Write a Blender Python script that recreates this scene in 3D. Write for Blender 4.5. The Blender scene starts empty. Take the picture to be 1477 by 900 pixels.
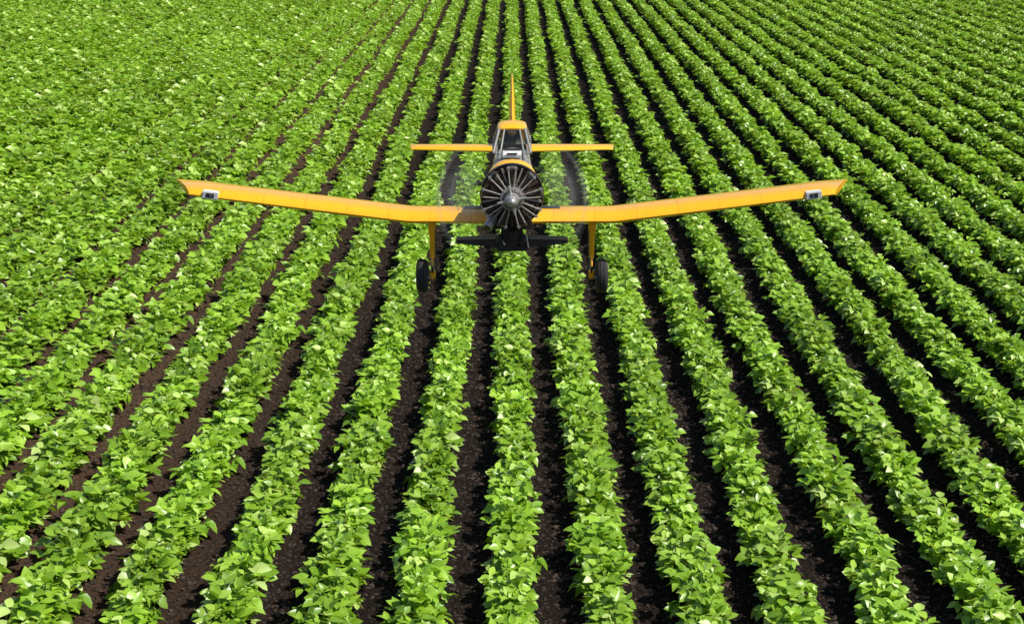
import bpy, bmesh, math, random
import numpy as np
from mathutils import Vector, Matrix
random.seed(11); rng=np.random.default_rng(7)
scene=bpy.context.scene
# ------------------------------------------------------------------ settings
H_CAM=30.0; S=0.1283*H_CAM; F=2200.0; PITCH=math.atan(655/F)
scene.view_settings.view_transform='Standard'
try: scene.view_settings.look='None'
except Exception: pass
scene.view_settings.exposure=0
# camera
cam=bpy.data.cameras.new("camera"); co=bpy.data.objects.new("camera",cam); scene.collection.objects.link(co)
cam.sensor_width=36; cam.lens=36*F/1477; cam.clip_end=6000
co.location=(0,0,H_CAM); co.rotation_euler=(math.radians(90)-PITCH,0,0); scene.camera=co
# light
EL=math.radians(54); AZ=math.radians(107)
w=bpy.data.worlds.new("World"); scene.world=w; w.use_nodes=True
nt=w.node_tree; bg=nt.nodes['Background']; sk=nt.nodes.new('ShaderNodeTexSky'); sk.sky_type='NISHITA'; sk.sun_disc=False
sk.sun_elevation=EL; sk.sun_rotation=AZ; nt.links.new(sk.outputs[0],bg.inputs[0]); bg.inputs[1].default_value=0.10
sd=bpy.data.lights.new("sun",'SUN'); sd.energy=5.0; sd.angle=math.radians(0.5); sd.color=(1,0.96,0.87)
so=bpy.data.objects.new("sun",sd); scene.collection.objects.link(so)
sdir=Vector((math.cos(EL)*math.sin(AZ),math.cos(EL)*math.cos(AZ),math.sin(EL)))
so.rotation_euler=sdir.to_track_quat('Z','Y').to_euler(); so.location=sdir*80

# ------------------------------------------------------------------ material helpers
def newmat(n):
    m=bpy.data.materials.new(n); m.use_nodes=True; t=m.node_tree
    return m,t,t.nodes['Principled BSDF'],t.nodes['Material Output']
def N(t,k,**kw):
    n=t.nodes.new(k)
    for a,b in kw.items(): setattr(n,a,b)
    return n
def ramp(t,stops):
    r=t.nodes.new('ShaderNodeValToRGB'); e=r.color_ramp.elements
    while len(e)<len(stops): e.new(0.5)
    for i,(p,c) in enumerate(stops): e[i].position=p; e[i].color=(*c,1)
    return r
def paint(n,col,rough=0.35,metal=0.0,dirt=(0.05,0.04,0.03),amt=0.35,scale=1.5,bump=0.0,coat=0.0,panel=0.0):
    m,t,b,o=newmat(n); L=t.links.new
    tc=N(t,'ShaderNodeTexCoord'); no=N(t,'ShaderNodeTexNoise'); no.inputs['Scale'].default_value=scale; no.inputs['Detail'].default_value=8; no.inputs['Roughness'].default_value=0.7
    mp=N(t,'ShaderNodeMapping'); mp.inputs['Scale'].default_value=(1.6,0.5,1.0)
    L(tc.outputs['Object'],mp.inputs[0]); L(mp.outputs[0],no.inputs['Vector'])
    r=ramp(t,[(0.46,(0,0,0)),(0.75,(1,1,1))]); L(no.outputs['Fac'],r.inputs[0])
    mul=N(t,'ShaderNodeMath',operation='MULTIPLY'); mul.inputs[1].default_value=amt; L(r.outputs[0],mul.inputs[0])
    mx=N(t,'ShaderNodeMixRGB'); mx.inputs[1].default_value=(*col,1); mx.inputs[2].default_value=(*dirt,1)
    src=mul.outputs[0]
    if panel>0:
        sx=N(t,'ShaderNodeSeparateXYZ'); L(tc.outputs['Object'],sx.inputs[0])
        f=N(t,'ShaderNodeMath',operation='DIVIDE'); f.inputs[1].default_value=panel; L(sx.outputs[0],f.inputs[0])
        fr=N(t,'ShaderNodeMath',operation='FRACT'); L(f.outputs[0],fr.inputs[0])
        lt=N(t,'ShaderNodeMath',operation='LESS_THAN'); lt.inputs[1].default_value=0.03/panel; L(fr.outputs[0],lt.inputs[0])
        m2=N(t,'ShaderNodeMath',operation='MULTIPLY'); m2.inputs[1].default_value=0.35; L(lt.outputs[0],m2.inputs[0])
        ad=N(t,'ShaderNodeMath',operation='MAXIMUM'); L(m2.outputs[0],ad.inputs[0]); L(src,ad.inputs[1]); src=ad.outputs[0]
    L(src,mx.inputs[0]); L(mx.outputs[0],b.inputs['Base Color'])
    b.inputs['Roughness'].default_value=rough; b.inputs['Metallic'].default_value=metal; b.inputs['Coat Weight'].default_value=coat
    if bump>0:
        bp=N(t,'ShaderNodeBump'); bp.inputs['Strength'].default_value=bump; bp.inputs['Distance'].default_value=0.02
        L(no.outputs['Fac'],bp.inputs['Height']); L(bp.outputs[0],b.inputs['Normal'])
    return m
YEL=paint('wing_yellow_paint',(1.0,0.47,0.010),0.28,amt=0.15,dirt=(0.50,0.18,0.01),scale=2.2,bump=0.1,coat=0.4,panel=1.15)
YEL2=paint('yellow_paint',(1.0,0.50,0.010),0.28,amt=0.16,dirt=(0.5,0.2,0.01),scale=3,coat=0.4)
GREY=paint('weathered_grey_panels',(0.30,0.30,0.275),0.42,metal=0.2,amt=0.7,scale=5,bump=0.2,dirt=(.07,.065,.05))
DARK=paint('oily_black_metal',(0.035,0.032,0.03),0.4,metal=0.4,amt=0.5,dirt=(0.12,0.08,0.05),scale=9)
CYL=paint('cylinder_fins',(0.11,0.095,0.08),0.38,metal=0.4,amt=0.6,dirt=(0.22,0.15,0.10),scale=7)
BLACK=paint('black_paint',(0.015,0.015,0.017),0.5,amt=0.4,dirt=(0.05,0.045,0.04),scale=5)
ENG=paint('engine_baffle',(0.10,0.065,0.045),0.55,metal=0.2,amt=0.7,dirt=(0.025,0.018,0.014),scale=10)
STEEL=paint('bare_steel',(0.52,0.51,0.49),0.32,metal=0.55,amt=0.5,dirt=(0.12,0.10,0.08),scale=7)
ALU=paint('pushrod_alloy',(0.52,0.47,0.40),0.38,metal=0.3,amt=0.7,dirt=(0.09,0.06,0.04),scale=6)
RUB=paint('tyre_rubber',(0.018,0.018,0.019),0.8,amt=0.5,dirt=(0.06,0.05,0.04),scale=8)
WHITE=paint('white_paint',(0.75,0.75,0.72),0.4,amt=0.3,scale=8)
SUIT=paint('pilot_suit',(0.06,0.07,0.05),0.8,amt=0.3,scale=8)
SKIN=paint('skin',(0.5,0.3,0.22),0.6,amt=0.1,scale=8)
GLASS,t,b,o=newmat('canopy_glass'); b.inputs['Base Color'].default_value=(0.02,0.025,0.025,1); b.inputs['Roughness'].default_value=0.05; b.inputs['Alpha'].default_value=0.4
LENS,t,b,o=newmat('light_lens'); b.inputs['Base Color'].default_value=(0.25,0.28,0.3,1); b.inputs['Roughness'].default_value=0.08; b.inputs['Metallic'].default_value=0.6

# ------------------------------------------------------------------ leaf material
LEAF,t,b,o=newmat('soybean_leaf'); L=t.links.new
at=N(t,'ShaderNodeAttribute',attribute_name='Col'); sp=N(t,'ShaderNodeSeparateColor'); L(at.outputs['Color'],sp.inputs[0])
oi=N(t,'ShaderNodeObjectInfo'); geo=N(t,'ShaderNodeNewGeometry')
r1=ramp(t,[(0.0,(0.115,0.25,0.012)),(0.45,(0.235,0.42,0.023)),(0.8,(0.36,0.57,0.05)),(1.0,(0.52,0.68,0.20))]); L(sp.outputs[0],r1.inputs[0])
no=N(t,'ShaderNodeTexNoise'); no.inputs['Scale'].default_value=0.08; no.inputs['Detail'].default_value=3; L(geo.outputs['Position'],no.inputs['Vector'])
ma=N(t,'ShaderNodeMath',operation='MULTIPLY_ADD'); ma.inputs[1].default_value=0.28; ma.inputs[2].default_value=0.70; L(oi.outputs['Random'],ma.inputs[0])
ma2=N(t,'ShaderNodeMath',operation='MULTIPLY_ADD'); ma2.inputs[1].default_value=0.45; L(no.outputs['Fac'],ma2.inputs[0]); L(ma.outputs[0],ma2.inputs[2])
sc=N(t,'ShaderNodeVectorMath',operation='SCALE'); L(r1.outputs[0],sc.inputs[0]); L(ma2.outputs[0],sc.inputs['Scale'])
vr=ramp(t,[(0.0,(1,1,1)),(0.10,(0,0,0))]); L(sp.outputs[1],vr.inputs[0])
vm=N(t,'ShaderNodeMath',operation='MULTIPLY'); vm.inputs[1].default_value=0.45; L(vr.outputs[0],vm.inputs[0])
mx=N(t,'ShaderNodeMixRGB'); mx.inputs[2].default_value=(0.48,0.64,0.14,1); L(vm.outputs[0],mx.inputs[0]); L(sc.outputs[0],mx.inputs[1])
L(mx.outputs[0],b.inputs['Base Color']); b.inputs['Roughness'].default_value=0.36; b.inputs['Specular IOR Level'].default_value=0.6
tr=N(t,'ShaderNodeBsdfTranslucent'); tm=N(t,'ShaderNodeVectorMath',operation='MULTIPLY'); tm.inputs[1].default_value=(1.4,1.2,0.6); L(mx.outputs[0],tm.inputs[0]); L(tm.outputs[0],tr.inputs[0])
ms=N(t,'ShaderNodeMixShader'); ms.inputs[0].default_value=0.26; L(b.outputs[0],ms.inputs[1]); L(tr.outputs[0],ms.inputs[2]); L(ms.outputs[0],o.inputs[0])
STEM,t,b,o=newmat('soybean_stem'); b.inputs['Base Color'].default_value=(0.14,0.22,0.04,1); b.inputs['Roughness'].default_value=0.6

# soil
SOIL,t,b,o=newmat('dark_soil'); L=t.links.new
geo=N(t,'ShaderNodeNewGeometry')
n1=N(t,'ShaderNodeTexNoise'); n1.inputs['Scale'].default_value=1.9; n1.inputs['Detail'].default_value=10; n1.inputs['Roughness'].default_value=0.75; L(geo.outputs['Position'],n1.inputs['Vector'])
n2=N(t,'ShaderNodeTexVoronoi'); n2.inputs['Scale'].default_value=4.0; L(geo.outputs['Position'],n2.inputs['Vector'])
r=ramp(t,[(0.3,(0.008,0.006,0.005)),(0.55,(0.020,0.013,0.010)),(0.8,(0.052,0.036,0.027))]); L(n1.outputs['Fac'],r.inputs[0])
# left part of field: sunlit look painted into a lighter brown soil colour
sx=N(t,'ShaderNodeSeparateXYZ'); L(geo.outputs['Position'],sx.inputs[0])
mr=N(t,'ShaderNodeMapRange'); mr.inputs[1].default_value=-9; mr.inputs[2].default_value=-22; mr.inputs[3].default_value=0; mr.inputs[4].default_value=0.65; L(sx.outputs[0],mr.inputs[0])
dm=N(t,'ShaderNodeMixRGB'); dm.inputs[2].default_value=(0.13,0.075,0.046,1); L(mr.outputs[0],dm.inputs[0]); L(r.outputs[0],dm.inputs[1])
# far beyond the modelled plants the sheet carries crop colour
mf=N(t,'ShaderNodeMapRange'); mf.inputs[1].default_value=385; mf.inputs[2].default_value=405; L(sx.outputs[1],mf.inputs[0])
fm=N(t,'ShaderNodeMixRGB'); fm.inputs[2].default_value=(0.16,0.34,0.03,1); L(mf.outputs[0],fm.inputs[0]); L(dm.outputs[0],fm.inputs[1])
L(fm.outputs[0],b.inputs['Base Color']); b.inputs['Roughness'].default_value=0.95; b.inputs['Specular IOR Level'].default_value=0.12
mxh=N(t,'ShaderNodeMath',operation='ADD'); L(n1.outputs['Fac'],mxh.inputs[0]); L(n2.outputs['Distance'],mxh.inputs[1])
bp=N(t,'ShaderNodeBump'); bp.inputs['Strength'].default_value=1.0; bp.inputs['Distance'].default_value=0.3; L(mxh.outputs[0],bp.inputs['Height']); L(bp.outputs[0],b.inputs['Normal'])
CLOD,t,b,o=newmat('soil_clod'); L=t.links.new
oi=N(t,'ShaderNodeNewGeometry'); nn=N(t,'ShaderNodeTexNoise'); nn.inputs['Scale'].default_value=3; L(oi.outputs['Position'],nn.inputs['Vector'])
r=ramp(t,[(0.3,(0.014,0.010,0.008)),(0.7,(0.070,0.046,0.033))]); L(nn.outputs['Fac'],r.inputs[0]); L(r.outputs[0],b.inputs['Base Color']); b.inputs['Roughness'].default_value=0.95

# ------------------------------------------------------------------ ground sheet
xs=[-3000]+list(np.arange(-60*8,60*8+1)*S/8)+[3000]
ys=[-400]+list(np.arange(20,140,2.0))+[160,220,360,3500]
vs=[];fs=[]
for y in ys:
    for x in xs:
        z=0.05*S*math.cos(2*math.pi*x/S)-0.05*S if abs(x)<60*S+0.1 else 0
        if 20<=y<140: z+=random.uniform(-.03,.03)
        vs.append((x,y,z))
nx=len(xs)
for j in range(len(ys)-1):
    for i in range(nx-1):
        a=j*nx+i; fs.append((a,a+1,a+1+nx,a+nx))
me=bpy.data.meshes.new('ground'); me.from_pydata(vs,[],fs); me.materials.append(SOIL)
for p in me.polygons: p.use_smooth=True
g=bpy.data.objects.new('ground',me); scene.collection.objects.link(g)

# ------------------------------------------------------------------ soybean row sections
T=[0,.22,.5,.8,1.0]; WD=[0,.44,.5,.27,0]
def row_section(idx,far=False):
    V=[];Fc=[];C=[];MI=[]
    def leaf(P,az,pitch,roll,ln,wd,rnd):
        d=Vector((math.cos(az)*math.cos(pitch),math.sin(az)*math.cos(pitch),math.sin(pitch)))
        s=Vector((-math.sin(az),math.cos(az),0)); u=d.cross(s)*-1
        if u.z<0:u=-u
        s2=s*math.cos(roll)+u*math.sin(roll); u2=u*math.cos(roll)-s*math.sin(roll)
        drp=random.uniform(0.0,0.4)*ln; fold=random.uniform(0.05,0.45)
        b0=len(V)
        if far:
            w_=wd*.5; q=P+d*(ln*.4)
            V.extend([P,P+d*ln-u2*drp,q+s2*w_+u2*(w_*fold),q-s2*w_+u2*(w_*fold)]); C.extend([(rnd,.5,0,1)]*4)
            Fc.extend([(b0,b0+1,b0+2),(b0,b0+3,b0+1)]); MI.extend([0,0]); return
        for k,t_ in enumerate(T):
            V.append(P+d*(ln*t_)-u2*(drp*t_*t_)); C.append((rnd,0,0,1))
        for sg in (1,-1):
            for k in (1,2,3):
                ww=wd*WD[k]; wav=random.uniform(-.08,.08)*wd
                V.append(P+d*(ln*T[k])-u2*(drp*T[k]**2)+s2*(sg*ww)+u2*(ww*fold+wav)); C.append((rnd,1,0,1))
        Lf=[b0+5,b0+6,b0+7]; R=[b0+8,b0+9,b0+10]; m=[b0+i for i in range(5)]
        Fc.extend([(m[0],m[1],Lf[0]),(m[1],m[2],Lf[1],Lf[0]),(m[2],m[3],Lf[2],Lf[1]),(m[3],m[4],Lf[2]),
                   (m[0],R[0],m[1]),(m[1],R[0],R[1],m[2]),(m[2],R[1],R[2],m[3]),(m[3],R[2],m[4])]); MI.extend([0]*8)
    def stick(A,B,w_):
        if far: return
        d=(B-A); s=d.cross(Vector((0.3,0.5,1)))
        if s.length<1e-6:return
        s=s.normalized()*w_; q=d.cross(s).normalized()*w_
        b0=len(V); 
        for p in (A,B):
            for v in (s,-s*0.5+q*.87,-s*0.5-q*.87): V.append(p+v); C.append((.5,.5,0,1))
        for k in range(3): Fc.append((b0+k,b0+(k+1)%3,b0+3+(k+1)%3,b0+3+k)); MI.append(1)
    npl=7
    for p in range(npl):
        px=random.gauss(0,.03); py=-0.5+(p+.5)/npl+random.uniform(-.05,.05)
        vig=random.uniform(.72,1.22); h=0.32*vig; rad=0.235*vig*random.uniform(.88,1.14)
        stick(Vector((px,py,-.02)),Vector((px+random.uniform(-.03,.03),py,h*.85)),.006)
        for n in range(12 if far else 19):
            az=random.uniform(0,2*math.pi)
            th=math.acos(random.uniform(0.02,1))
            rr=random.uniform(.55,1.0)
            if random.random()<.08: rr*=1.22
            P=Vector((px+rad*math.sin(th)*math.cos(az)*rr,py+rad*.8*math.sin(th)*math.sin(az)*rr,0.05+h*math.cos(th)**.8*rr))
            if n%2: stick(Vector((px,py,P.z*.5)),P,.0035)
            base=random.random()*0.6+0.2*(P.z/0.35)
            pale=random.random()<0.10  # paler undersides and whitish sheen, both put into the leaf colour
            sz=random.uniform(.085,.172)*(1.15 if far else 1)
            pit=random.gauss(0.10,.38)
            for da,k in ((0,1),(1.25,.88),(-1.25,.88)):
                rnd=min(1,max(0,base+random.uniform(-.12,.2))) if not pale else random.uniform(.85,1)
                leaf(P,az+da+random.gauss(0,.2),pit+random.gauss(0,.3),random.gauss(0,.42),sz*k,sz*k*random.uniform(.58,.76)*(1.25 if far else 1),rnd)
    me=bpy.data.meshes.new('soybean_row_section_mesh'); me.from_pydata([tuple(v) for v in V],[],Fc)
    ca=me.color_attributes.new('Col','FLOAT_COLOR','POINT'); ca.data.foreach_set('color',np.array(C,dtype=np.float32).ravel())
    me.materials.append(LEAF); me.materials.append(STEM)
    me.polygons.foreach_set('material_index',MI); me.polygons.foreach_set('use_smooth',[True]*len(Fc)); me.update()
    return bpy.data.objects.new('soybean_row_section_%02d'%idx,me)
def clod_section(idx):
    bm=bmesh.new()
    for i in range(150):
        r_=abs(random.gauss(0,.012))+.006
        x=random.choice((-.5,.5))*random.uniform(.35,1)+0; y=random.uniform(-.5,.5)
        M=Matrix.Translation((x,y,0.05*math.cos(2*math.pi*x)-.05+r_*.3))@Matrix.Rotation(random.uniform(0,6),4,'Z')@Matrix.Diagonal((r_*random.uniform(.8,1.5),r_,r_*.7,1))
        res=bmesh.ops.create_icosphere(bm,subdivisions=1,radius=1,matrix=M)
        for v in res['verts']: v.co+=Vector([random.uniform(-.25,.25)*r_ for _ in range(3)])
    me=bpy.data.meshes.new('clods'); bm.to_mesh(me); bm.free(); me.materials.append(CLOD)
    return bpy.data.objects.new('clod_section_%02d'%idx,me)
def instancer(name,colname,objs,pts,rots,scl,ids):
    col=bpy.data.collections.new(colname)
    for o_ in objs: col.objects.link(o_)
    me=bpy.data.meshes.new(name); me.from_pydata(pts,[],[])
    a=me.attributes.new('rz','FLOAT_VECTOR','POINT'); a.data.foreach_set('vector',np.array(rots,dtype=np.float32).ravel())
    a=me.attributes.new('sc','FLOAT_VECTOR','POINT'); a.data.foreach_set('vector',np.array(scl,dtype=np.float32).ravel())
    a=me.attributes.new('vid','INT','POINT'); a.data.foreach_set('value',np.array(ids,dtype=np.int32))
    ob=bpy.data.objects.new(name,me); scene.collection.objects.link(ob)
    ng=bpy.data.node_groups.new(name+'_scatter','GeometryNodeTree')
    ng.interface.new_socket('Geometry',in_out='INPUT',socket_type='NodeSocketGeometry'); ng.interface.new_socket('Geometry',in_out='OUTPUT',socket_type='NodeSocketGeometry')
    gi=ng.nodes.new('NodeGroupInput'); go=ng.nodes.new('NodeGroupOutput'); iop=ng.nodes.new('GeometryNodeInstanceOnPoints')
    ci=ng.nodes.new('GeometryNodeCollectionInfo'); ci.inputs['Collection'].default_value=col; ci.inputs['Separate Children'].default_value=True; ci.inputs['Reset Children'].default_value=True
    def na(nm,ty):
        q=ng.nodes.new('GeometryNodeInputNamedAttribute'); q.data_type=ty; q.inputs['Name'].default_value=nm; return q.outputs['Attribute']
    l=ng.links.new
    l(gi.outputs[0],iop.inputs['Points']); l(ci.outputs[0],iop.inputs['Instance']); iop.inputs['Pick Instance'].default_value=True
    l(na('vid','INT'),iop.inputs['Instance Index']); l(na('rz','FLOAT_VECTOR'),iop.inputs['Rotation']); l(na('sc','FLOAT_VECTOR'),iop.inputs['Scale'])
    l(iop.outputs[0],go.inputs[0])
    md=ob.modifiers.new('scatter','NODES'); md.node_group=ng
    return ob
NV=16
objs=[row_section(i) for i in range(NV)]+[row_section(i+NV,True) for i in range(8)]
pts=[];rots=[];scl=[];ids=[]
for r_ in range(-70,71):
    x=r_*S; off=random.uniform(0,S); y=33+off
    while y<400:
        if abs(x)<0.36*y+14:
            k=random.uniform(.92,1.1)
            lf=max(0,min(1,(-x-6)/33))
            wl=1.02+0.36*lf; k*=1+.18*lf
            pts.append((x+random.gauss(0,.03)+0.10*math.sin(y*.1+r_*1.7),y,0)); rots.append((0,0,random.choice((0,math.pi))+random.gauss(0,.03)))
            scl.append((S*random.uniform(.95,1.10)*wl,S*1.12,S*k)); ids.append(random.randrange(NV) if y<140+random.uniform(-8,8) else NV+random.randrange(8))
        y+=S
instancer('soybean_crop_rows','soybean_row_sections',objs,pts,rots,scl,ids)
print('sections',len(pts))
cl=[clod_section(i) for i in range(5)]
pts=[];rots=[];scl=[];ids=[]
for r_ in range(-16,17):
    for j in range(30):
        y=35+j*S; x=r_*S
        if abs(x)<0.36*y+6:
            pts.append((x,y,0)); rots.append((0,0,random.choice((0,math.pi)))); scl.append((S,S,S)); ids.append(random.randrange(5))
instancer('soil_clods','soil_clod_sections',cl,pts,rots,scl,ids)

# ------------------------------------------------------------------ aircraft
HUB=Vector((0.0,39.8,H_CAM-8.75))
air=bpy.data.objects.new('crop_duster_airplane',None); scene.collection.objects.link(air); air.location=HUB; air.empty_display_size=1
def addmesh(name,me,mat,smooth=True,parent=air):
    if mat: me.materials.append(mat)
    if smooth:
        for p in me.polygons: p.use_smooth=True
    ob=bpy.data.objects.new(name,me); scene.collection.objects.link(ob); ob.parent=parent; return ob
def loft(name,secs,mat,smooth=True,autos=None):
    n=len(secs[0]); V=[tuple(p) for s in secs for p in s]; Fc=[]
    for i in range(len(secs)-1):
        for k in range(n):
            a=i*n+k; b_=i*n+(k+1)%n; Fc.append((a,b_,b_+n,a+n))
    Fc.append(tuple(range(n))[::-1]); Fc.append(tuple((len(secs)-1)*n+k for k in range(n)))
    me=bpy.data.meshes.new(name); me.from_pydata(V,[],Fc)
    bm=bmesh.new(); bm.from_mesh(me); bmesh.ops.recalc_face_normals(bm,faces=bm.faces); bm.to_mesh(me); bm.free()
    ob=addmesh(name,me,mat,smooth)
    if smooth:
        bm=bmesh.new(); bm.from_mesh(me)
        for e in bm.edges:
            if len(e.link_faces)==2 and e.calc_face_angle(0)>math.radians(40): e.smooth=False
        bm.to_mesh(me); bm.free()
    return ob
def ring(y,hw,zt,zb,n=28,p=2.6,cx=0):
    out=[]; zc=(zt+zb)/2; hh=(zt-zb)/2
    for i in range(n):
        a=2*math.pi*i/n; c,s=math.cos(a),math.sin(a)
        out.append((cx+hw*math.copysign(abs(c)**(2/p),c),y,zc+hh*math.copysign(abs(s)**(2/p),s)))
    return out
def tube(name,A,B,r1_,r2_,mat,n=16):
    A=Vector(A);B=Vector(B); d=(B-A).normalized(); s=d.orthogonal().normalized(); q=d.cross(s)
    return loft(name,[[A+(s*math.cos(2*math.pi*i/n)+q*math.sin(2*math.pi*i/n))*r1_ for i in range(n)],
                      [B+(s*math.cos(2*math.pi*i/n)+q*math.sin(2*math.pi*i/n))*r2_ for i in range(n)]],mat)
def box(name,c,d,mat,rot=(0,0,0),bev=0.015):
    bm=bmesh.new(); bmesh.ops.create_cube(bm,size=1,matrix=Matrix.Diagonal((*d,1)))
    bmesh.ops.bevel(bm,geom=bm.edges[:],offset=min(bev,min(d)*.3),segments=2,affect='EDGES')
    me=bpy.data.meshes.new(name); bm.to_mesh(me); bm.free(); ob=addmesh(name,me,mat,False); ob.location=c; ob.rotation_euler=rot; return ob
def revolve(name,prof,mat,axis='Y',loc=(0,0,0),n=40):
    V=[];Fc=[]
    for (a,r_) in prof:
        for i in range(n):
            t_=2*math.pi*i/n
            V.append((r_*math.cos(t_),a,r_*math.sin(t_)) if axis=='Y' else ((a,r_*math.cos(t_),r_*math.sin(t_)) if axis=='X' else (r_*math.cos(t_),r_*math.sin(t_),a)))
    for j in range(len(prof)-1):
        for i in range(n): Fc.append((j*n+i,j*n+(i+1)%n,(j+1)*n+(i+1)%n,(j+1)*n+i))
    me=bpy.data.meshes.new(name); me.from_pydata(V,[],Fc)
    bm=bmesh.new(); bm.from_mesh(me); bmesh.ops.remove_doubles(bm,verts=bm.verts,dist=1e-5); bmesh.ops.recalc_face_normals(bm,faces=bm.faces)
    for e in bm.edges:
        if len(e.link_faces)==2 and e.calc_face_angle(0)>math.radians(40): e.smooth=False
    bm.to_mesh(me); bm.free(); ob=addmesh(name,me,mat); ob.location=loc; return ob
# fuselage
loft('fuselage',[ring(1.02,.70,.66,-.84),ring(1.6,.70,.77,-1.05),ring(2.5,.64,.83,-1.18),ring(3.2,.58,.84,-1.18),ring(4.6,.56,.84,-1.1),
   ring(5.4,.5,.82,-.95),ring(6.6,.36,.62,-.6),ring(7.8,.2,.42,-.28),ring(8.7,.07,.28,-.05)],GREY)
loft('yellow_nose_cowl',[ring(.80,.68,.76,-.7,p=2.2),ring(.92,.74,.83,-.86,p=2.3),ring(1.12,.745,.86,-.93,p=2.4),ring(1.42,.73,.84,-1.02,p=2.5)],YEL2)
# hopper lid, handles
box('hopper_lid',(0,1.95,.87),(.52,.42,.09),WHITE,(math.radians(6),0,0))
box('hopper_lid_latch',(0,1.74,.925),(.3,.05,.04),BLACK)
box('hopper_deck_panel',(0,2.6,.845),(.46,.5,.03),DARK,(math.radians(3),0,0))
for sx_ in (-1,1):
    box('hopper_side_strap',(sx_*.34,2.2,.825),(.05,1.0,.03),STEEL,(math.radians(4),0,0))
    tube('hand_rail',(sx_*.45,1.6,.82),(sx_*.42,2.9,.93),.014,.014,STEEL,8)
# canopy
bf,tf,tr_,br=(.53,2.95,.72),(.37,3.7,1.27),(.37,4.75,1.27),(.52,5.35,.78)
V=[(-bf[0],bf[1],bf[2]),(bf[0],bf[1],bf[2]),(tf[0],tf[1],tf[2]),(-tf[0],tf[1],tf[2]),(-br[0],br[1],br[2]),(br[0],br[1],br[2]),(tr_[0],tr_[1],tr_[2]),(-tr_[0],tr_[1],tr_[2])]
me=bpy.data.meshes.new('g'); me.from_pydata(V,[],[(0,1,2,3),(1,5,6,2),(4,0,3,7),(5,4,7,6)]); addmesh('canopy_glass',me,GLASS,False)
Vv=[Vector(v) for v in V]
for a,c in ((0,1),(0,3),(1,2),(2,3),(2,6),(3,7),(5,6),(4,7),(1,5),(0,4),(6,7)): tube('canopy_frame',Vv[a],Vv[c],.04,.04,GREY,8)
for f in (-.33,.33):
    tube('windscreen_bar',Vector((f*1.0,2.95,.72)),Vector((f*.66,3.7,1.28)),.028,.028,GREY,8)
tube('door_frame',Vector((.54,4.2,.8)),Vector((.385,4.2,1.28)),.025,.025,GREY,8); tube('door_frame',Vector((-.54,4.2,.8)),Vector((-.385,4.2,1.28)),.025,.025,GREY,8)
def roofring(y,hw,z0,hh,n=14):
    return [(hw*math.cos(math.pi*i/(n-1)),y,z0+hh*max(0.0,math.sin(math.pi*i/(n-1)))**.8) for i in range(n)]
loft('canopy_roof',[roofring(3.66,.38,1.27,.04),roofring(3.8,.42,1.26,.12),roofring(4.3,.43,1.26,.15),roofring(4.85,.40,1.25,.10),roofring(5.5,.2,.95,.05)],YEL2)
loft('turtle_deck',[ring(5.0,.36,1.2,.6),ring(5.8,.28,.98,.5),ring(7.0,.14,.68,.4)],YEL2)
box('seat_back',(0,4.62,.85),(.5,.1,.75),BLACK); box('instrument_coaming',(0,3.35,.82),(.8,.3,.12),BLACK)
# pilot
def er(rx,ry,z,y0=4.38): return [(rx*math.cos(a),y0+ry*math.sin(a),z) for a in np.linspace(0,2*math.pi,13)[:-1]]
loft('pilot_torso',[er(.17,.11,.45),er(.2,.13,.62),er(.23,.13,.78),er(.20,.11,.87),er(.07,.065,.92),er(.055,.06,.98)],SUIT)
for sx_ in (-1,1):
    tube('pilot_upper_arm',(sx_*.21,4.36,.8),(sx_*.26,4.15,.6),.055,.045,SUIT,10); tube('pilot_forearm',(sx_*.26,4.15,.6),(sx_*.1,3.85,.62),.045,.035,SUIT,10)
revolve('pilot_helmet',[(-.06,.105),(-.02,.125),(.04,.13),(.09,.10),(.12,.055),(.132,0)],WHITE,axis='Z',loc=(0,4.37,1.09),n=20)
revolve('pilot_face',[(-.13,0),(-.12,.05),(-.07,.085),(0,.1),(.05,.1)],SKIN,axis='Z',loc=(0,4.345,1.08),n=16)

# engine
EY=0.42
revolve('engine_baffle',[(.72,0),(.70,.5),(.66,.80),(.80,.80),(.95,.70)],ENG)
revolve('cowl_collector_ring',[(.62,.835),(.60,.85),(.63,.865),(.80,.86),(.95,.78),(.95,.76),(.78,.82),(.62,.835)],DARK)
revolve('crankcase',[(.0,.14),(.03,.23),(.16,.27),(.2,.34),(.36,.38),(.62,.40)],CYL)
revolve('crankcase_bolt_ring',[(.12,.26),(.13,.315),(.17,.315),(.18,.26)],STEEL)
revolve('propeller_spinner',[(-.34,0),(-.32,.05),(-.26,.10),(-.16,.135),(-.12,.14),(-.11,.185),(.0,.205),(.02,.12)],STEEL)
for i in range(16):
    a=2*math.pi*i/16; r_=.29
    tube('crankcase_bolt',(r_*math.cos(a),.09,r_*math.sin(a)),(r_*math.cos(a),.14,r_*math.sin(a)),.014,.014,STEEL,6)
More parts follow.
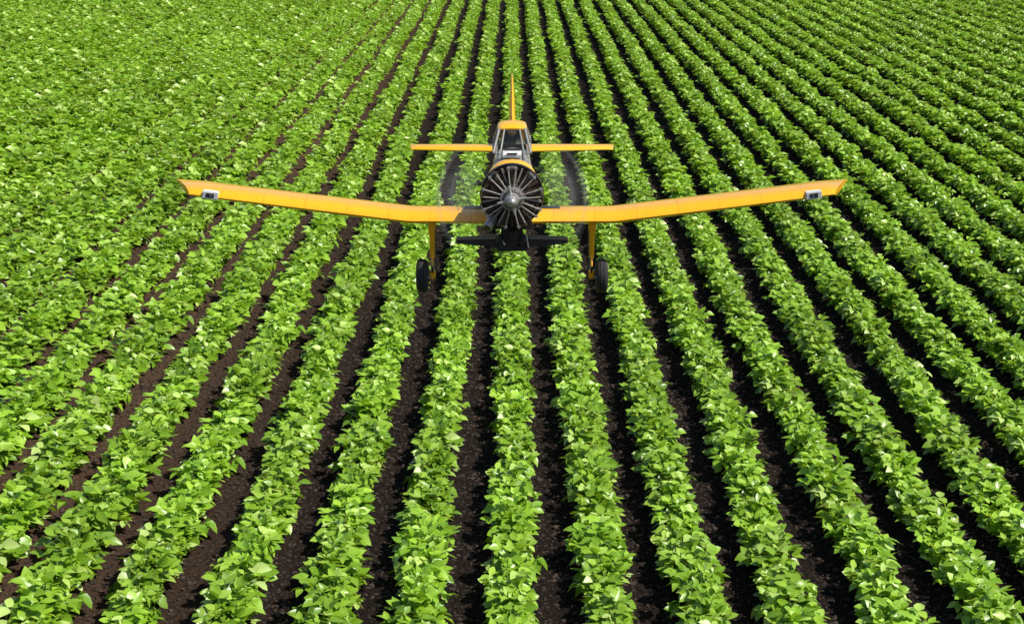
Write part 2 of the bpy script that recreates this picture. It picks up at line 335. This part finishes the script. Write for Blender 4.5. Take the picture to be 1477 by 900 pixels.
for i in range(9):
    a=math.radians(90+i*40)
    prof=[(.34,.10)]
    for k in range(8):
        r0=.40+k*.046; prof+=[(r0,.088),(r0+.008,.135),(r0+.022,.135),(r0+.030,.088)]
    prof+=[(.77,.12),(.81,.115),(.84,.07),(.845,0)]
    c=revolve('cylinder_barrel',prof,CYL,axis='X',n=18); c.rotation_euler=(0,-a,0); c.location=(0,EY,0)
    d=Vector((math.cos(a),0,math.sin(a))); s=Vector((-math.sin(a),0,math.cos(a)))
    for sg in (-1,1):
        tube('pushrod_tube',d*.31+s*sg*.05+Vector((0,.20,0)),d*.76+s*sg*.10+Vector((0,.25,0)),.019,.019,ALU,8)
        hb=box('rocker_cover',d*.80+s*sg*.10+Vector((0,.28,0)),(.11,.14,.095),STEEL if (i+sg)%3 else CYL,(0,-a,0),.03)
    am=a+math.radians(20); dm_=Vector((math.cos(am),0,math.sin(am))); sm=Vector((-math.sin(am),0,math.cos(am)))
    tube('intake_pipe',dm_*.40+Vector((0,.52,0)),dm_*.80+Vector((0,.55,0)),.04,.04,ENG,10)
    tube('ignition_lead',dm_*.36+Vector((0,.22,0)),d*.66+sm*.06+Vector((0,.24,0)),.009,.009,BLACK,6)
    box('inter_cylinder_baffle',dm_*.60+Vector((0,.46,0)),(.44,.02,.045),(STEEL,ENG,ALU)[i%3],(0,-am,0),.004)
tube('exhaust_pipe',(-.50,.60,-.60),(-.66,.36,-.84),.12,.13,STEEL,18); tube('exhaust_mouth',(-.655,.37,-.83),(-.664,.35,-.85),.105,.105,BLACK,18)
tube('air_scoop',(-.86,.55,.34),(-.92,.45,.40),.07,.06,DARK,14)
for sx_ in (-1,1): box('oil_cooler',(sx_*.42,.9,-.86),(.26,.4,.2),DARK)
for i in range(4):
    a=math.radians(12+90*i); d=Vector((math.cos(a),0,math.sin(a))); tube('propeller_blade_root',d*.12+Vector((0,-.04,0)),d*.40+Vector((0,-.04,0)),.05,.035,STEEL,12)
# spinning propeller: motion-swept disc
PB,t,b,o=newmat('spinning_propeller_blur'); L=t.links.new
tc=N(t,'ShaderNodeTexCoord'); sx=N(t,'ShaderNodeSeparateXYZ'); L(tc.outputs['Object'],sx.inputs[0])
def M(op,a=None,b_=None,c=None):
    n=N(t,'ShaderNodeMath',operation=op)
    for i,v in enumerate((a,b_,c)):
        if v is None: continue
        if isinstance(v,(int,float)): n.inputs[i].default_value=v
        else: L(v,n.inputs[i])
    return n.outputs[0]
rr=M('SQRT',M('ADD',M('MULTIPLY',sx.outputs[0],sx.outputs[0]),M('MULTIPLY',sx.outputs[2],sx.outputs[2])))
# blades leaning a few degrees above horizontal
ca=M('ABSOLUTE',M('DIVIDE',M('ADD',M('MULTIPLY',M('ABSOLUTE',sx.outputs[0]),.985),M('MULTIPLY',sx.outputs[2],.17)),rr))
sec=M('POWER',ca,14.0)
edge=N(t,'ShaderNodeMapRange',interpolation_type='SMOOTHSTEP'); edge.inputs[1].default_value=1.95; edge.inputs[2].default_value=1.3; L(rr,edge.inputs[0])
def hump(r0,k): return M('POWER',M('MAXIMUM',M('SUBTRACT',1.0,M('MULTIPLY',M('ABSOLUTE',M('SUBTRACT',rr,r0)),k)),0.0),1.5)
rgs=M('ADD',hump(1.95,10.0),M('MULTIPLY',hump(1.62,8.0),.3))
inner=N(t,'ShaderNodeMapRange',interpolation_type='SMOOTHSTEP'); inner.inputs[1].default_value=.9; inner.inputs[2].default_value=1.15; L(rr,inner.inputs[0])
sec2=M('POWER',ca,4.0)
alpha=M('ADD',M('MULTIPLY',M('MULTIPLY',sec,edge.outputs[0]),0.42),M('ADD',M('MULTIPLY',M('MULTIPLY',rgs,sec2),0.26),M('MULTIPLY',sec2,0.05)))
alpha=M('MULTIPLY',alpha,inner.outputs[0])
colm=N(t,'ShaderNodeMixRGB'); colm.inputs[1].default_value=(.25,.24,.23,1); colm.inputs[2].default_value=(.9,.9,.9,1)
cf=M('MINIMUM',M('ADD',rgs,M('SUBTRACT',1.0,M('MULTIPLY',sec,edge.outputs[0]))),1.0); L(cf,colm.inputs[0])
df=N(t,'ShaderNodeBsdfDiffuse'); tl=N(t,'ShaderNodeBsdfTranslucent'); L(colm.outputs[0],df.inputs[0]); L(colm.outputs[0],tl.inputs[0])
m1=N(t,'ShaderNodeMixShader'); m1.inputs[0].default_value=.35; L(df.outputs[0],m1.inputs[1]); L(tl.outputs[0],m1.inputs[2])
tp=N(t,'ShaderNodeBsdfTransparent'); m2=N(t,'ShaderNodeMixShader'); L(alpha,m2.inputs[0]); L(tp.outputs[0],m2.inputs[1]); L(m1.outputs[0],m2.inputs[2]); L(m2.outputs[0],o.inputs[0])
revolve('propeller_disc',[(-.04,.3),(-.04,2.1)],PB,n=72)

# wings
AF=[(1,0.0),(.8,.03),(.55,.062),(.3,.078),(.12,.062),(.04,.038),(0,0),(.03,-.025),(.12,-.042),(.3,-.055),(.55,-.045),(.8,-.02)]
def airsec(x,yle,ch,z,inc,th=1.0):
    out=[]
    for u,v in AF:
        yy=u*ch; zz=v*ch*th
        out.append((x,yle+yy*math.cos(inc)+zz*math.sin(inc)*0,z-yy*math.sin(inc)+zz))
    return out
INC=math.radians(1.2)
ZL=-.90
for sg,nm in ((-1,'right'),(1,'left')):
    st=[(.5,1.35,2.2,ZL,1.35),(1.0,1.4,2.15,ZL,1.35),(2.75,1.42,2.15,ZL,1.35),(2.95,1.42,2.15,ZL+.01,1.35),(5.5,1.45,2.1,ZL+.32,1.3),(8.3,1.5,2.05,ZL+.665,1.15),(8.85,1.52,2.03,ZL+.735,1.0)]
    secs=[airsec(sg*x,y,c,z,INC,th) for x,y,c,z,th in st]
    tip=[]
    for (u,v),p in zip(AF,secs[-1]): tip.append((sg*(8.92+.80*u),p[1],p[2]+.06*u+(ZL+.745-p[2])*0.25*(1 if abs(v)>0 else 0)))
    secs.append(tip)
    loft('wing_'+nm,secs,YEL)
    # root walkway, flap hinge, lights
    def top(x,u,dz=.012):
        for i in range(len(st)-1):
            if st[i][0]<=x<=st[i+1][0]:
                f=(x-st[i][0])/(st[i+1][0]-st[i][0]); y,c,z,th=[st[i][k]*(1-f)+st[i+1][k]*f for k in (1,2,3,4)]; break
        A=[a for a in AF[:7]][::-1]
        for k in range(6):
            if A[k][0]<=u<=A[k+1][0]:
                g_=(u-A[k][0])/(A[k+1][0]-A[k][0]); v=A[k][1]*(1-g_)+A[k+1][1]*g_
        return (sg*x,y+u*c*math.cos(INC),z-u*c*math.sin(INC)+v*c*th+dz)
    def patch(n_,x0,x1,u0,u1,mat):
        us=[q for q in [u0]+[a[0] for a in AF[:7]][::-1]+[u1] if u0<=q<=u1]; us=sorted(set(us)); V=[];Fc=[]
        for u in us: V+= [top(x0,u),top(x1,u)]
        for k in range(len(us)-1): Fc.append((2*k,2*k+1,2*k+3,2*k+2))
        me=bpy.data.meshes.new(n_); me.from_pydata(V,[],Fc); addmesh(n_,me,mat,False)
    patch('wing_walkway',.72,1.35,.30,.95,BLACK)
    patch('flap_hinge_line',1.5,2.9,.74,.76,DARK)
    patch('aileron_hinge_line',5.2,8.5,.74,.755,DARK)
    # landing light in the leading edge
    lx=sg*8.34; lz=ZL+.67; ry=(0,-sg*math.radians(7),0)
    box('landing_light_housing',(lx,1.60,lz+.04),(.44,.26,.21),WHITE,ry,.02)
    box('landing_light_glass',(lx,1.466,lz+.04),(.22,.02,.12),BLACK,ry,.01)
    tube('landing_light_bulb',(lx-sg*.03,1.46,lz+.04),(lx-sg*.03,1.448,lz+.04),.045,.045,LENS,14)
    # undercarriage
    gx=sg*2.24
    tube('gear_fairing',(gx,1.75,-.95),(gx,1.78,-1.35),.115,.10,YEL2,16)
    tube('gear_leg',(gx,1.78,-1.3),(gx,1.82,-2.05),.085,.07,YEL2,16)
    tube('oleo_piston',(gx,1.82,-2.0),(gx,1.83,-2.5),.05,.05,STEEL,14)
    box('torque_link',(gx,1.70,-2.1),(.05,.05,.36),YEL2,(math.radians(-25),0,0)); box('torque_link_lower',(gx,1.70,-2.36),(.05,.05,.34),BLACK,(math.radians(25),0,0))
    box('axle_fork',(gx,1.83,-2.52),(.15,.2,.26),YEL2,(0,0,0),.03)
    tube('gear_side_brace',(gx-sg*.05,1.95,-1.95),(gx-sg*.02,2.6,-1.05),.03,.03,DARK,10)
    tube('brake_line',(gx-sg*.11,1.74,-1.2),(gx-sg*.1,1.76,-2.45),.014,.014,BLACK,6)
    tube('axle',(gx,1.83,-2.6),(gx+sg*.42,1.83,-2.62),.04,.04,STEEL,12)
    R=.48
    revolve('main_wheel_tyre',[(-.12,.24),(-.155,.30),(-.165,.37),(-.14,.44),(-.09,R-.008),(-.06,R),(-.055,R-.015),(-.045,R-.015),(-.04,R),(.04,R),(.045,R-.015),(.055,R-.015),(.06,R),(.09,R-.008),(.14,.44),(.165,.37),(.155,.30),(.12,.24)],RUB,axis='X',loc=(gx+sg*.29,1.83,-2.58),n=36)
    revolve('wheel_hub',[(-.11,0),(-.11,.12),(-.06,.2),(-.12,.25),(.12,.25),(.06,.2),(.11,.12),(.11,0)],DARK,axis='X',loc=(gx+sg*.29,1.83,-2.58),n=24)
    # tailplane
    def ts(x,y,c,z,th): return airsec(sg*x,y,c,z,math.radians(2),th)
    loft('tailplane_'+nm,[ts(.05,7.1,1.45,0,1.15),ts(1.6,7.25,1.3,0,1.15),ts(3.02,7.4,1.12,0,1.0),[(sg*(3.16+.1*u),7.45+u*1.0,-.02+v*.5) for u,v in AF]],YEL2)
    # spray boom behind trailing edge
    tube('spray_boom',(sg*.5,3.75,-1.2),(sg*2.8,3.75,-1.15),.022,.022,DARK,8)
    # spreader vane
    loft('spreader_vane_'+nm,[[(sg*.45,1.85,-1.50),(sg*.45,2.4,-1.52),(sg*.45,2.4,-1.77),(sg*.45,1.85,-1.75)],
        [(sg*1.0,1.95,-1.53),(sg*1.0,2.4,-1.55),(sg*1.0,2.4,-1.75),(sg*1.0,1.95,-1.73)],
        [(sg*1.58,2.05,-1.57),(sg*1.58,2.4,-1.58),(sg*1.58,2.4,-1.70),(sg*1.58,2.05,-1.69)]],BLACK,False)
    tube('spreader_lip',(sg*.48,1.84,-1.495),(sg*1.58,2.04,-1.565),.014,.014,STEEL,6)
    for xx in (.7,.95,1.2,1.45): box('spreader_rib',(sg*xx,1.95+.09*xx,-1.64),(.015,.12,.17-.05*xx),DARK,(0,0,0),.003)
# fin
def fs(z,y,c,th): return [(v*c*th,y+u*c,z) for u,v in [(a[0],a[1]) for a in AF[:7]]+[(a[0],-a[1]) for a in AF[1:6]][::-1]]
loft('tail_fin',[fs(.3,6.6,2.3,.66),fs(.75,7.05,1.85,.78),fs(1.4,7.45,1.4,.82),fs(2.05,7.8,1.0,.55),fs(2.2,7.95,.8,.3)],YEL2)
# spreader body and belly fittings
box('spreader_throat',(0,2.0,-1.42),(.62,.7,.5),BLACK,(0,0,0),.05)
box('spreader_body',(0,2.05,-1.70),(.90,.7,.28),BLACK,(0,0,0),.05)
box('spreader_gate',(-.02,1.63,-1.62),(.3,.06,.16),DARK); box('pump_bracket',(.3,1.6,-1.46),(.12,.12,.3),DARK,(0,.2,0)); box('pump_bracket',(-.32,1.6,-1.46),(.1,.12,.3),DARK,(0,-.25,0))
tube('spray_pump',(0.05,1.35,-1.30),(0.05,1.75,-1.30),.12,.14,DARK,16)
tube('spreader_pipe',(-.42,1.62,-1.3),(-.2,1.6,-1.62),.03,.03,STEEL,8); tube('spreader_pipe',(.4,1.62,-1.34),(.46,1.6,-1.7),.025,.025,STEEL,8)
tube('tail_wheel_strut',(0,8.0,-.2),(0,8.3,-.75),.05,.04,YEL2,10)
revolve('tail_wheel',[(-.06,.05),(-.07,.14),(-.04,.17),(.04,.17),(.07,.14),(.06,.05)],RUB,axis='X',loc=(0,8.3,-.85),n=20)
tube('radio_antenna',(0,5.4,.95),(0,5.5,1.35),.012,.006,BLACK,6)
